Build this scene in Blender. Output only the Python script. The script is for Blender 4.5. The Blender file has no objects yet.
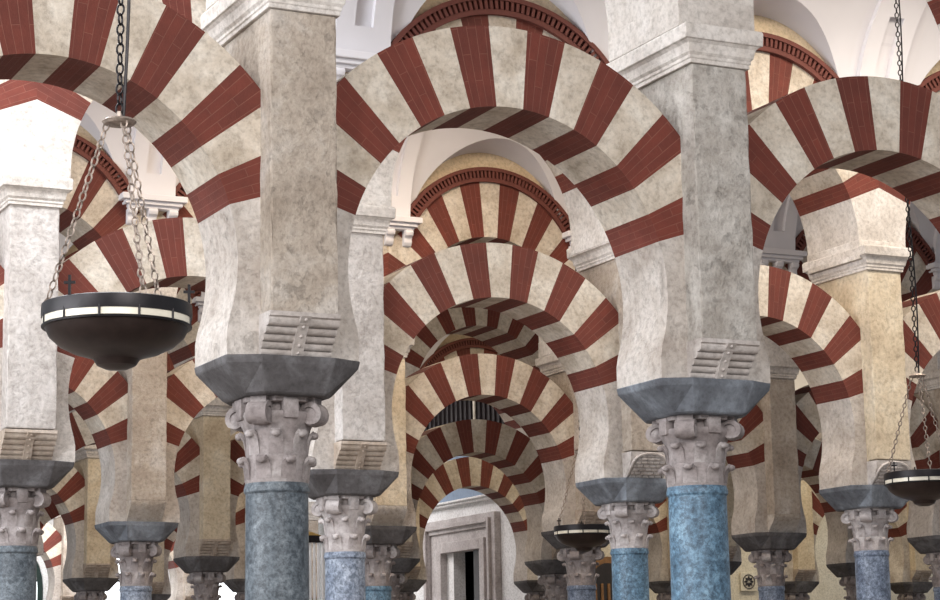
import bpy, bmesh, math, random
from mathutils import Vector, Matrix
random.seed(7)
PI = math.pi
scene = bpy.context.scene
COL = scene.collection

# ------------------------------------------------------------------ layout
S = 3.2                                   # column spacing along an arcade
X0 = 4.892                                # first column axis
ROWY = {'A': 12.75, 'B': 19.27, 'C': 25.97, 'D': 32.60, 'E': 39.22, 'F': 45.84, 'G': 52.5}
JIT = {('B', 0): -.058, ('B', 1): .013, ('B', 2): .05, ('B', 3): -.03, ('C', 1): -.03, ('C', 2): .09,
       ('C', 4): -.03, ('C', 5): -.03, ('A', 1): -.016}
def colx(r, k): return X0 + k * S + JIT.get((r, k), 0.0)

# ------------------------------------------------------------------ helpers
def link(o): COL.objects.link(o); return o
def mesh_from(bm, name, mat, smooth=False):
    me = bpy.data.meshes.new(name)
    bm.normal_update()
    bm.to_mesh(me); bm.free()
    for m in (mat if isinstance(mat, (list, tuple)) else [mat]): me.materials.append(m)
    if smooth:
        for p in me.polygons: p.use_smooth = True
    return me
def autosmooth(me, ang=0.6):
    for p in me.polygons: p.use_smooth = True
    try: me.set_sharp_from_angle(angle=ang)
    except Exception: pass
def obj(name, me, parent=None, loc=(0, 0, 0), rot=(0, 0, 0), scale=None):
    o = bpy.data.objects.new(name, me); link(o)
    o.location = loc; o.rotation_euler = rot
    if scale: o.scale = scale
    if parent: o.parent = parent
    return o
def thing(name, label, cat, loc=(0, 0, 0), rz=0, group=None):
    o = bpy.data.objects.new(name, None); link(o)
    o.empty_display_size = .2
    o.location = loc; o.rotation_euler = (0, 0, rz)
    o['label'] = label; o['category'] = cat
    if group: o['group'] = group
    return o
def tag(o, label, cat, group=None):
    o['label'] = label; o['category'] = cat
    if group: o['group'] = group
    return o
def struct(name, me, loc=(0, 0, 0)):
    o = obj(name, me, None, loc); o['kind'] = 'structure'; return o

def add_box(bm, x0, x1, y0, y1, z0, z1):
    v = [bm.verts.new((x, y, z)) for z in (z0, z1) for y in (y0, y1) for x in (x0, x1)]
    for f in ((0, 2, 3, 1), (4, 5, 7, 6), (0, 1, 5, 4), (2, 6, 7, 3), (0, 4, 6, 2), (1, 3, 7, 5)):
        bm.faces.new([v[i] for i in f])
    return v
def add_lathe(bm, prof, n=32, cx=0, cy=0, cap=True, a0=0):
    rings = []
    for r, z in prof:
        rings.append([bm.verts.new((cx + r * math.cos(a0 + 2 * PI * i / n), cy + r * math.sin(a0 + 2 * PI * i / n), z)) for i in range(n)])
    for a, b in zip(rings, rings[1:]):
        for i in range(n):
            bm.faces.new((a[i], a[(i + 1) % n], b[(i + 1) % n], b[i]))
    if cap:
        bm.faces.new(list(reversed(rings[0]))); bm.faces.new(rings[-1])
    return rings
def add_prism_x(bm, prof, x0, x1):
    """extrude a (y,z) outline along x"""
    a = [bm.verts.new((x0, y, z)) for y, z in prof]; b = [bm.verts.new((x1, y, z)) for y, z in prof]
    n = len(prof)
    for i in range(n):
        bm.faces.new((a[i], a[(i + 1) % n], b[(i + 1) % n], b[i]))
    bm.faces.new(list(reversed(a))); bm.faces.new(b)
def add_prism_y(bm, prof, y0, y1):
    """extrude an (x,z) outline along y"""
    a = [bm.verts.new((x, y0, z)) for x, z in prof]; b = [bm.verts.new((x, y1, z)) for x, z in prof]
    n = len(prof)
    for i in range(n):
        bm.faces.new((a[i], b[i], b[(i + 1) % n], a[(i + 1) % n]))
    bm.faces.new(a); bm.faces.new(list(reversed(b)))
def add_loft(bm, sections):
    """closed loft through equal-length rings of 3-D points, capped"""
    rings = [[bm.verts.new(p) for p in s] for s in sections]
    n = len(rings[0])
    for a, b in zip(rings, rings[1:]):
        for i in range(n):
            bm.faces.new((a[i], a[(i + 1) % n], b[(i + 1) % n], b[i]))
    bm.faces.new(list(reversed(rings[0]))); bm.faces.new(rings[-1])
def add_tube(bm, pts, r, n=8):
    pts = [Vector(p) for p in pts]; rings = []
    for i, p in enumerate(pts):
        d = (pts[min(i + 1, len(pts) - 1)] - pts[max(i - 1, 0)]).normalized()
        u = d.orthogonal().normalized() if i == 0 else (rings_u - d * rings_u.dot(d)).normalized()
        rings_u = u; w = d.cross(u)
        rr = r[i] if isinstance(r, (list, tuple)) else r
        rings.append([bm.verts.new(p + (u * math.cos(2 * PI * j / n) + w * math.sin(2 * PI * j / n)) * rr) for j in range(n)])
    for a, b in zip(rings, rings[1:]):
        for i in range(n): bm.faces.new((a[i], a[(i + 1) % n], b[(i + 1) % n], b[i]))
    bm.faces.new(list(reversed(rings[0]))); bm.faces.new(rings[-1])
def fix(bm): bmesh.ops.recalc_face_normals(bm, faces=bm.faces[:])
def bevel(bm, w, seg=2, ang=0.5):
    fix(bm)
    es = [e for e in bm.edges if len(e.link_faces) == 2 and e.calc_face_angle(0) > ang]
    if es: bmesh.ops.bevel(bm, geom=es, offset=w, segments=seg, affect='EDGES', profile=.6, clamp_overlap=True)

# ------------------------------------------------------------------ materials
def nodes_of(name):
    m = bpy.data.materials.new(name); m.use_nodes = True
    nt = m.node_tree; b = nt.nodes['Principled BSDF']
    return m, nt, b
def ramp(nt, src, stops):
    r = nt.nodes.new('ShaderNodeValToRGB'); e = r.color_ramp.elements
    while len(e) < len(stops): e.new(.5)
    for el, (p, c) in zip(e, stops): el.position = p; el.color = (*c, 1)
    nt.links.new(src, r.inputs[0]); return r.outputs[0]
def mixc(nt, fac, a, b, mode='MIX'):
    n = nt.nodes.new('ShaderNodeMix'); n.data_type = 'RGBA'; n.blend_type = mode
    if isinstance(fac, (int, float)): n.inputs[0].default_value = fac
    else: nt.links.new(fac, n.inputs[0])
    for s, v in ((6, a), (7, b)):
        if isinstance(v, tuple): n.inputs[s].default_value = (*v, 1)
        else: nt.links.new(v, n.inputs[s])
    return n.outputs[2]
def coords(nt, src='Object', rand=True):
    tc = nt.nodes.new('ShaderNodeTexCoord'); out = tc.outputs[src]
    if rand:
        oi = nt.nodes.new('ShaderNodeObjectInfo')
        mu = nt.nodes.new('ShaderNodeMath'); mu.operation = 'MULTIPLY'; mu.inputs[1].default_value = 61.7
        nt.links.new(oi.outputs['Random'], mu.inputs[0])
        ad = nt.nodes.new('ShaderNodeVectorMath'); ad.operation = 'ADD'
        nt.links.new(out, ad.inputs[0]); nt.links.new(mu.outputs[0], ad.inputs[1]); out = ad.outputs[0]
    return out
def noise(nt, co, scale, detail=6, rough=.6, dist=0):
    n = nt.nodes.new('ShaderNodeTexNoise'); n.inputs['Scale'].default_value = scale
    n.inputs['Detail'].default_value = detail; n.inputs['Roughness'].default_value = rough
    n.inputs['Distortion'].default_value = dist
    nt.links.new(co, n.inputs['Vector']); return n.outputs[0]
def bump(nt, b, h, strength=.3, dist=.02):
    n = nt.nodes.new('ShaderNodeBump'); n.inputs['Strength'].default_value = strength; n.inputs['Distance'].default_value = dist
    nt.links.new(h, n.inputs['Height']); nt.links.new(n.outputs[0], b.inputs['Normal'])
def stone(name, c_dark, c_mid, c_light, pit=(.25, .22, .19), scale=2.2, rough=.85, bstr=.5, pitamt=.55):
    m, nt, b = nodes_of(name); co = coords(nt)
    big = noise(nt, co, scale, 5, .62, .4)
    base = ramp(nt, big, [(.30, c_dark), (.5, c_mid), (.68, c_light)])
    fine = noise(nt, co, 22, 6, .7)
    fr = ramp(nt, fine, [(.36, (.66, .65, .64)), (.5, (.95, .95, .95)), (.64, (1.10, 1.10, 1.10))])
    c1 = mixc(nt, .8, base, fr, 'MULTIPLY')
    pn = noise(nt, co, 7, 9, .78, .1)
    pm = ramp(nt, pn, [(.57, (0, 0, 0)), (.70, (1, 1, 1))])
    mm = nt.nodes.new('ShaderNodeMath'); mm.operation = 'MULTIPLY'; mm.inputs[1].default_value = pitamt
    nt.links.new(pm, mm.inputs[0])
    c2 = mixc(nt, mm.outputs[0], c1, pit)
    nt.links.new(c2, b.inputs['Base Color']); b.inputs['Roughness'].default_value = rough
    hs = nt.nodes.new('ShaderNodeMath'); hs.operation = 'SUBTRACT'
    nt.links.new(fine, hs.inputs[0]); nt.links.new(mm.outputs[0], hs.inputs[1])
    bump(nt, b, hs.outputs[0], bstr, .02)
    return m
def brick(name, c1, c2, mortar):
    m, nt, b = nodes_of(name)
    uv = coords(nt, 'UV', False)
    br = nt.nodes.new('ShaderNodeTexBrick'); nt.links.new(uv, br.inputs['Vector'])
    br.inputs['Scale'].default_value = 1; br.inputs['Brick Width'].default_value = .37; br.inputs['Row Height'].default_value = .062
    br.inputs['Mortar Size'].default_value = .0028; br.inputs['Mortar Smooth'].default_value = .4; br.inputs['Bias'].default_value = -.2
    br.inputs['Color1'].default_value = (*c1, 1); br.inputs['Color2'].default_value = (*c2, 1); br.inputs['Mortar'].default_value = (*mortar, 1)
    co = coords(nt)
    n1 = noise(nt, co, 6, 6, .65)
    v = ramp(nt, n1, [(.3, (.80, .78, .78)), (.7, (1.12, 1.10, 1.10))])
    c = mixc(nt, .9, br.outputs[0], v, 'MULTIPLY')
    oi = nt.nodes.new('ShaderNodeObjectInfo')
    tone = ramp(nt, oi.outputs['Random'], [(0, (.86, .84, .84)), (1, (1.10, 1.08, 1.08))])
    c = mixc(nt, 1, c, tone, 'MULTIPLY')
    nt.links.new(c, b.inputs['Base Color']); b.inputs['Roughness'].default_value = .82
    sb = nt.nodes.new('ShaderNodeMath'); sb.operation = 'SUBTRACT'
    f = noise(nt, co, 40, 5, .7)
    nt.links.new(f, sb.inputs[0]); nt.links.new(br.outputs[1], sb.inputs[1])
    bump(nt, b, sb.outputs[0], .35, .012)
    return m
def marble(name, dark, mid, light, rough=.5, scale=3.2):
    m, nt, b = nodes_of(name); co = coords(nt)
    a = noise(nt, co, scale, 8, .68, 1.4)
    base = ramp(nt, a, [(.30, dark), (.48, mid), (.66, light)])
    f = noise(nt, co, 26, 6, .75, .6)
    fr = ramp(nt, f, [(.36, (.55, .58, .62)), (.56, (1.15, 1.15, 1.15))])
    c = mixc(nt, .75, base, fr, 'MULTIPLY')
    vn = noise(nt, co, 2.1, 8, .6, 3.0)
    vm = ramp(nt, vn, [(.485, (0, 0, 0)), (.5, (.22, .22, .22)), (.515, (0, 0, 0))])
    c = mixc(nt, vm, c, tuple(min(1, x * 1.3) for x in light))
    cl = noise(nt, co, 27, 9, .78, .2)
    cm = ramp(nt, cl, [(.42, (.30, .33, .36)), (.50, (.85, .86, .87)), (.62, (1.5, 1.46, 1.42))])
    c = mixc(nt, .85, c, cm, 'MULTIPLY')
    nt.links.new(c, b.inputs['Base Color']); b.inputs['Roughness'].default_value = rough
    bump(nt, b, f, .12, .008)
    return m
def plain(name, c, rough=.6, metal=0, nz=.12, scale=12, emit=None):
    m, nt, b = nodes_of(name); co = coords(nt)
    n = noise(nt, co, scale, 5, .6)
    d = tuple(x * (1 - nz) for x in c); l = tuple(min(1, x * (1 + nz)) for x in c)
    nt.links.new(ramp(nt, n, [(.3, d), (.7, l)]), b.inputs['Base Color'])
    b.inputs['Roughness'].default_value = rough; b.inputs['Metallic'].default_value = metal
    if emit:
        b.inputs['Emission Color'].default_value = (*emit[0], 1); b.inputs['Emission Strength'].default_value = emit[1]
    return m

M = {}
M['pier'] = stone('weathered_pier_stone', (.30, .245, .195), (.42, .36, .30), (.56, .515, .47), (.22, .18, .15), 1.7, bstr=.9, pitamt=.4)
M['pier_grey'] = stone('rough_grey_pier_stone', (.32, .29, .255), (.42, .39, .355), (.54, .515, .48), (.24, .215, .19), 3.2, bstr=1.0, pitamt=.35)
M['pier_dimmed'] = stone('dimmed_pale_pier_stone', (.36, .325, .30), (.48, .445, .42), (.59, .56, .54), (.28, .25, .23), 2.0, bstr=.7, pitamt=.4)  # darker copy of pier_white; weaker light below the moulding put into colour
M['pier_warm'] = stone('warm_pier_stone', (.46, .37, .26), (.58, .49, .36), (.68, .61, .49), (.36, .29, .2), 1.7)
M['pier_white'] = stone('pale_plastered_stone', (.47, .425, .385), (.60, .56, .52), (.70, .67, .64), (.40, .36, .33), 2.0)
M['springer'] = stone('pale_springer_stone', (.36, .31, .27), (.475, .43, .39), (.60, .56, .525), (.36, .32, .28), 2.4, bstr=.7)
M['vous'] = stone('cream_voussoir_stone', (.41, .345, .27), (.545, .48, .40), (.665, .615, .54), (.30, .255, .21), 3.0, bstr=.45)
M['red'] = brick('red_brick_voussoir', (.140, .029, .017), (.108, .023, .014), (.175, .062, .043))
M['dentil'] = plain('red_dentil_brick', (.125, .034, .024), .8)
M['capital'] = stone('grey_mauve_capital_stone', (.165, .138, .135), (.265, .232, .228), (.375, .345, .34), (.10, .08, .08), 4.0, .75, .4, .4)
M['capital_pale'] = stone('pale_capital_marble', (.26, .225, .22), (.39, .355, .35), (.53, .495, .49), (.16, .135, .135), 4.0, .7, .4, .4)
M['impost'] = stone('slate_impost_stone', (.05, .045, .046), (.085, .08, .083), (.15, .148, .156), (.05, .05, .055), 3.2, .88, .35, .4)
M['impost_blue'] = stone('blue_grey_impost_stone', (.075, .08, .095), (.125, .138, .16), (.23, .26, .30), (.07, .075, .09), 3.2, .8, .35, .4)
M['corbel'] = stone('grey_corbel_stone', (.34, .30, .275), (.45, .41, .385), (.56, .525, .505), (.3, .27, .25), 4, .8, .3, .35)
M['corbel_brown'] = stone('brown_corbel_stone', (.30, .24, .19), (.40, .33, .27), (.50, .43, .37), (.2, .16, .13), 4, .8, .3, .35)
M['teal'] = marble('teal_grey_marble', (.05, .062, .075), (.085, .104, .122), (.145, .17, .192))
M['blue'] = marble('bright_blue_marble', (.042, .085, .13), (.085, .16, .235), (.16, .265, .355))
M['greyblue'] = marble('grey_blue_marble', (.10, .122, .17), (.18, .215, .28), (.29, .33, .40))
M['slateblue'] = marble('slate_blue_marble', (.07, .09, .14), (.135, .17, .24), (.22, .265, .345))
M['wall'] = stone('white_plaster', (.70, .69, .68), (.77, .765, .76), (.82, .82, .82), (.62, .61, .6), 1.2, .9, .15, .12)
def plaster(name, a, b_):
    m, nt, b = nodes_of(name); co = coords(nt)
    nt.links.new(ramp(nt, noise(nt, co, .9, 3, .5), [(.35, a), (.65, b_)]), b.inputs['Base Color']); b.inputs['Roughness'].default_value = .9
    return m
M['vault'] = plaster('white_vault_plaster', (.66, .65, .68), (.73, .72, .75))
M['ledge'] = stone('tan_lunette_plaster', (.52, .41, .27), (.60, .49, .34), (.66, .56, .41), (.45, .35, .23), 2, .9, .2, .2)
M['floor'] = plain('polished_marble_floor', (.20, .165, .14), .4, 0, .15, 3)
M['iron'] = plain('black_iron', (.018, .016, .018), .42, .6, .3)
M['bowlmat'] = plain('dark_bronze_bowl', (.03, .02, .018), .35, .5, .3)
M['gold'] = plain('gilded_metal', (.62, .43, .16), .35, .9, .2)
M['chain'] = plain('aged_chain_metal', (.34, .28, .24), .45, .55, .5, 30)
M['band'] = plain('pale_glass_band', (.70, .66, .55), .3, 0, .15, 8)

# ------------------------------------------------------------------ arch pieces (mesh data shared by all arches)
LZ = 3.66                      # top of the impost
LC, LRI, LRO, LH = 4.26 - LZ, 1.22, 1.79, .31     # lower arch: centre height, radii, half thickness
PW = .228                      # pier half width
UZ = 6.17                      # top of the pier moulding
UC, URI, UH = 6.38 - UZ, 1.275, .49                # upper arch
DC, DRI, DRO = 7.05 - UZ, 1.38, 1.58              # dentil band circle
NV = 15
def outer_low(t):
    c = abs(math.cos(t)); return min(LRO, (1.6 - PW + .02) / c if c > 1e-6 else 9)
def outer_up(t):
    c = abs(math.cos(t)); s = math.sin(t)
    d = DC - UC; r = d * s + math.sqrt(max(0, (DRI + .03) ** 2 - (d * c) ** 2))
    lim = 1.6 / c if c > 1e-6 else 99
    if t > PI / 2: t = PI - t
    w = max(0, min(1, (math.degrees(t) - 32) / 14))
    return min(lim, 9) * (1 - w) + r * w if w < 1 else r
def voussoir_bm(t0, t1, ri, zc, fo, h, n=4):
    bm = bmesh.new(); uvl = bm.loops.layers.uv.new('UVMap')
    ts = [t0 + (t1 - t0) * i / n for i in range(n + 1)]
    rm = ri + .3
    def P(r, t, y): return bm.verts.new((r * math.cos(t), y, zc + r * math.sin(t)))
    F = {}
    for side in (-1, 1):
        F[side] = [(P(ri, t, side * h), P(fo(t), t, side * h)) for t in ts]
    def face(vs, uvs):
        f = bm.faces.new(vs)
        for l, u in zip(f.loops, uvs): l[uvl].uv = u
    for i in range(n):
        a, b = ts[i], ts[i + 1]
        for side in (-1, 1):
            i0, o0 = F[side][i]; i1, o1 = F[side][i + 1]
            vs = [i0, o0, o1, i1]; uv = [(0, a * rm), (fo(a) - ri, a * rm), (fo(b) - ri, b * rm), (0, b * rm)]
            if side > 0: vs.reverse(); uv.reverse()
            face(vs, uv)
        for idx, r in ((0, lambda t: ri), (1, fo)):
            v = [F[-1][i][idx], F[-1][i + 1][idx], F[1][i + 1][idx], F[1][i][idx]]
            uv = [(.1, a * rm), (.1, b * rm), (.1 + 2 * h, b * rm), (.1 + 2 * h, a * rm)]
            if idx == 1: v.reverse(); uv.reverse()
            face(v, uv)
    for i in (0, n):
        v = [F[-1][i][0], F[1][i][0], F[1][i][1], F[-1][i][1]]
        if i == n: v.reverse()
        face(v, [(0, 0), (2 * h, 0), (2 * h, .5), (0, .5)])
    fix(bm)
    return bm
def make_vous(ri, zc, fo, h, start, red, white, nm):
    out = []
    for i in range(NV):
        st = math.radians(start); w = (PI - 2 * st) / NV
        m = red if i % 2 == 0 else white
        out.append(mesh_from(voussoir_bm(st + i * w, st + (i + 1) * w, ri, zc, fo, h), nm, m))
    return out
LOW = make_vous(LRI, LC, outer_low, LH, 17.5, M['red'], M['vous'], 'lower_voussoir')
UPP = make_vous(URI, UC, outer_up, UH, 21.5, M['red'], M['vous'], 'upper_voussoir')
def springer_low(sgn):
    bm = bmesh.new(); h = LH
    t1 = math.radians(17.5); t0 = -math.asin(LC / LRI)
    pts = []
    for i in range(13):
        t = t0 + (t1 - t0) * i / 12; pts.append((max(LRI * math.cos(t), 1.148), LC + LRI * math.sin(t)))
    xo = 1.6 - PW + .02
    zt = LC + xo * math.tan(t1)
    prof = [(xo, 0)] + pts[:] + [(xo, zt)]
    prof = [(sgn * x, z) for x, z in prof]
    # quads between intrados and pier side
    vs = {}
    zs = [p[1] for p in pts]
    for y in (-h, h):
        vs[y] = [(bm.verts.new((sgn * x, y, z)), bm.verts.new((sgn * xo, y, z if i < 12 else zt))) for i, (x, z) in enumerate(pts)]
    for i in range(12):
        for y in (-h, h):
            a, b = vs[y][i]; c, d = vs[y][i + 1]; bm.faces.new((a, b, d, c))
        for j in (0, 1):
            bm.faces.new((vs[-h][i][j], vs[-h][i + 1][j], vs[h][i + 1][j], vs[h][i][j]))
    for i in (0, 12):
        bm.faces.new((vs[-h][i][0], vs[-h][i][1], vs[h][i][1], vs[h][i][0]))
    fix(bm); return bm
SPL = {s: mesh_from(springer_low(s), 'springer', M['springer']) for s in (-1, 1)}
for s in SPL: autosmooth(SPL[s], .5)
def springer_up(sgn):
    bm = bmesh.new()
    t1 = math.radians(21.5)
    pts = [(URI, 0)] + [(URI * math.cos(t1 * i / 6), UC + URI * math.sin(t1 * i / 6)) for i in range(7)]
    xo = 1.6; zt = UC + xo * math.tan(t1)
    vs = {}
    for y in (-UH, UH):
        vs[y] = [(bm.verts.new((sgn * x, y, z)), bm.verts.new((sgn * xo, y, z if i < 7 else zt))) for i, (x, z) in enumerate(pts)]
    for i in range(7):
        for y in (-UH, UH):
            a, b = vs[y][i]; c, d = vs[y][i + 1]; bm.faces.new((a, b, d, c))
        for j in (0, 1):
            bm.faces.new((vs[-UH][i][j], vs[-UH][i + 1][j], vs[UH][i + 1][j], vs[UH][i][j]))
    for i in (0, 7):
        bm.faces.new((vs[-UH][i][0], vs[-UH][i][1], vs[UH][i][1], vs[UH][i][0]))
    fix(bm); return bm
SPU = {s: mesh_from(springer_up(s), 'springer_upper', M['pier_white']) for s in (-1, 1)}
for s in SPU: autosmooth(SPU[s], .5)
def ring(bm, r0, r1, zc, y0, y1, a0, a1, n):
    """solid ring segment"""
    P = []
    for i in range(n + 1):
        t = a0 + (a1 - a0) * i / n; c, s = math.cos(t), math.sin(t)
        P.append([bm.verts.new((r * c, y, zc + r * s)) for r, y in ((r0, y0), (r1, y0), (r1, y1), (r0, y1))])
    for a, b in zip(P, P[1:]):
        for j in range(4): bm.faces.new((a[j], a[(j + 1) % 4], b[(j + 1) % 4], b[j]))
    bm.faces.new(P[0]); bm.faces.new(list(reversed(P[-1])))
def dentil_me():
    bm = bmesh.new(); A0, A1 = math.radians(24), math.radians(156)
    ring(bm, DRI, DRO, DC, -UH + .02, -UH - .012, A0, A1, 48)
    ring(bm, DRI, DRI + .055, DC, -UH - .01, -UH - .05, A0, A1, 48)
    ring(bm, DRO - .05, DRO, DC, -UH - .01, -UH - .075, A0, A1, 48)
    n = 56
    for i in range(n):
        a = A0 + (A1 - A0) * (i + .2) / n; b = A0 + (A1 - A0) * (i + .72) / n
        ring(bm, DRI + .055, DRO - .05, DC, -UH - .01, -UH - .06, a, b, 1)
    fix(bm); return mesh_from(bm, 'dentil_band', M['dentil'])
DENT = dentil_me()

def lower_arch(r, k, label, group):
    xa, xb = colx(r, k), colx(r, k + 1)
    t = thing('horseshoe_arch', label, 'arch', ((xa + xb) / 2, ROWY[r], LZ), 0, group)
    sx = (xb - xa) / S; sz = 1.055 if r == 'E' else 1.0
    for i, me in enumerate(LOW):
        obj('red_voussoir' if i % 2 == 0 else 'stone_voussoir', me, t, scale=(sx, 1, sz))
    for s in (-1, 1): obj('springer', SPL[s], t, scale=(sx, 1, sz))
    return t
def upper_arch(r, k, label, group):
    xa, xb = colx(r, k), colx(r, k + 1)
    t = thing('round_arch', label, 'arch', ((xa + xb) / 2, ROWY[r], UZ), 0, group)
    sx = (xb - xa) / S
    for i, me in enumerate(UPP):
        obj('red_voussoir' if i % 2 == 0 else 'stone_voussoir', me, t, scale=(sx, 1, 1))
    for s in (-1, 1): obj('springer', SPU[s], t, scale=(sx, 1, 1))
    obj('dentil_band', DENT, t, scale=(sx, 1, 1))
    return t

# ------------------------------------------------------------------ columns
def shaft_me(ztop, r0, mat):
    bm = bmesh.new()
    add_lathe(bm, [(r0 * 1.06, 0), (r0 * 1.06, .05), (r0 * 1.02, .08), (r0 * 1.02, 1.2), (r0, 2.2), (r0 * .985, ztop - .07),
                   (r0 * 1.0, ztop - .065), (r0 * 1.035, ztop - .055), (r0 * 1.045, ztop - .035), (r0 * 1.02, ztop - .015), (r0 * 1.0, ztop)], 40)
    fix(bm); me = mesh_from(bm, 'shaft', mat); autosmooth(me, .5); return me
CAPH = .56
def bell_me(mat):
    bm = bmesh.new()
    add_lathe(bm, [(.198, 0), (.203, .02), (.20, .06), (.196, .20), (.198, .30), (.212, .36), (.238, .41), (.25, .44), (.245, .465), (.17, .475), (.17, .50)], 36)
    fix(bm); me = mesh_from(bm, 'capital', mat); autosmooth(me, .6); return me
def abacus_me(mat):
    bm = bmesh.new()
    add_lathe(bm, [(.20, .47), (.20, .525), (.262, .53), (.268, CAPH)], 8, a0=PI / 8)
    fix(bm); return mesh_from(bm, 'abacus', mat)
def leaf_me(mat, H, w, out):
    """tongue leaf lying on the bell with a curled knob at its tip"""
    bm = bmesh.new()
    path = [(0, 0), (.004, H * .35), (.010, H * .7), (.026, H * .92), (out * .75, H * 1.0), (out, H * .93), (out * .92, H * .82)]
    wid = [w, w * .98, w * .95, w * .85, w * .72, w * .6, w * .4]
    th = [.006, .008, .012, .020, .026, .026, .016]
    secs = []
    for i, ((d, z), ww, t) in enumerate(zip(path, wid, th)):
        a = path[max(i - 1, 0)]; b = path[min(i + 1, len(path) - 1)]
        tx, tz = b[0] - a[0], b[1] - a[1]; L = math.hypot(tx, tz); nx, nz = tz / L, -tx / L
        secs.append([(d + nx * t * .5, -ww, z + nz * t * .5), (d + nx * t, -ww * .5, z + nz * t), (d + nx * t * 1.1, 0, z + nz * t * 1.1), (d + nx * t, ww * .5, z + nz * t), (d + nx * t * .5, ww, z + nz * t * .5),
                     (d - nx * t * .6, ww * .9, z - nz * t * .6), (d - nx * t * .6, -ww * .9, z - nz * t * .6)])
    add_loft(bm, secs)
    bmesh.ops.create_uvsphere(bm, u_segments=10, v_segments=7, radius=.027, matrix=Matrix.Translation((out * .9, 0, H * .90)) @ Matrix.Diagonal((1, 1.25, .95, 1)))
    fix(bm); me = mesh_from(bm, 'leaf', mat); autosmooth(me, .9); return me
def volute_me(mat):
    """stem swelling into a heavy rolled scroll (plane x-z, width along y)"""
    bm = bmesh.new()
    pts = [(-.05, -.15), (-.035, -.07), (-.012, .0), (.012, .06)]
    for i in range(16):
        a = PI * .72 - i * .42; r = .072 * (1 - i / 26)
        pts.append((.055 + r * math.cos(a), r * math.sin(a) + .015))
    secs = []
    for i, (x, z) in enumerate(pts):
        a = pts[max(i - 1, 0)]; b = pts[min(i + 1, len(pts) - 1)]
        tx, tz = b[0] - a[0], b[1] - a[1]; L = math.hypot(tx, tz) or 1; nx, nz = tz / L, -tx / L
        w = .036 + .020 * min(1, i / 6); t = .016 if i < 12 else .01
        secs.append([(x + nx * t, -w, z + nz * t), (x + nx * t, w, z + nz * t), (x - nx * t, w, z - nz * t), (x - nx * t, -w, z - nz * t)])
    add_loft(bm, secs)
    add_r = [(.0, -.060), (.030, -.058), (.052, -.046), (.062, -.03), (.062, .03), (.052, .046), (.030, .058), (0, .060)]
    b2 = bmesh.new(); add_lathe(b2, [(max(r, .001), z) for r, z in add_r], 20)
    bmesh.ops.transform(b2, matrix=Matrix.Translation((.055, 0, .012)) @ Matrix.Rotation(PI / 2, 4, 'X'), verts=b2.verts)
    tmp = bpy.data.meshes.new('tmp'); b2.to_mesh(tmp); b2.free(); bm.from_mesh(tmp); bpy.data.meshes.remove(tmp)
    add_box(bm, .0, .085, -.045, .045, .07, .125)
    fix(bm); me = mesh_from(bm, 'volute', mat); autosmooth(me, .7); return me
def boss_me(mat):
    bm = bmesh.new(); add_box(bm, -.03, .045, -.05, .05, 0, .145); bevel(bm, .016, 2)
    me = mesh_from(bm, 'fleuron', mat); autosmooth(me, .7); return me
def octo(hx, hy, cx, cy, z):
    """octagon: ends at x=+-hx (half depth cy), fronts at y=+-hy (half width cx)"""
    return [(-hx, -cy, z), (-cx, -hy, z), (cx, -hy, z), (hx, -cy, z), (hx, cy, z), (cx, hy, z), (-cx, hy, z), (-hx, cy, z)]
def impost_me(mat, zb, zt=LZ):
    bm = bmesh.new()
    add_loft(bm, [octo(.28, .325, .205, .20, zb), octo(.30, .34, .212, .215, zb + .015), octo(.452, .395, .245, .30, zt - .05), octo(.462, .40, .25, .305, zt)])
    bevel(bm, .006, 1); me = mesh_from(bm, 'impost_block', mat); return me
CAP = {}
for key in ('capital', 'capital_pale'):
    m = M[key]
    CAP[key] = dict(bell=bell_me(m), abacus=abacus_me(m), leaf=leaf_me(m, .14, .050, .050), leaf2=leaf_me(m, .15, .046, .052), volute=volute_me(m), boss=boss_me(m))
def column(r, k, label, group, mat='teal', cap='capital', imp='impost', ztop=2.90, rad=.20, detail=True):
    t = thing('column', label, 'column', (colx(r, k), ROWY[r], 0), 0, group)
    obj('shaft', shaft_me(ztop, rad, M[mat]), t)
    sz = (LZ - .24 - ztop) / CAPH; c = CAP[cap]
    b = obj('capital', c['bell'], t, (0, 0, ztop), scale=(rad / .2, rad / .2, sz))
    obj('abacus', c['abacus'], b)
    for i in range(4): obj('volute', c['volute'], b, (.195 * math.cos(PI / 4 + i * PI / 2), .195 * math.sin(PI / 4 + i * PI / 2), .425), (0, 0, PI / 4 + i * PI / 2), (1.05, 1.2, 1.1))
    for i in range(4): obj('fleuron', c['boss'], b, (.215 * math.cos(i * PI / 2), .215 * math.sin(i * PI / 2), .415), (0, 0, i * PI / 2))
    if detail:
        for i in range(8): obj('leaf', c['leaf'], b, (.195 * math.cos(i * PI / 4), .195 * math.sin(i * PI / 4), .02), (0, 0, i * PI / 4))
        for i in range(8): obj('leaf', c['leaf2'], b, (.19 * math.cos((i + .5) * PI / 4), .19 * math.sin((i + .5) * PI / 4), .185), (0, 0, (i + .5) * PI / 4))
    obj('impost_block', impost_me(M[imp], LZ - .24), t)
    return t

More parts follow.
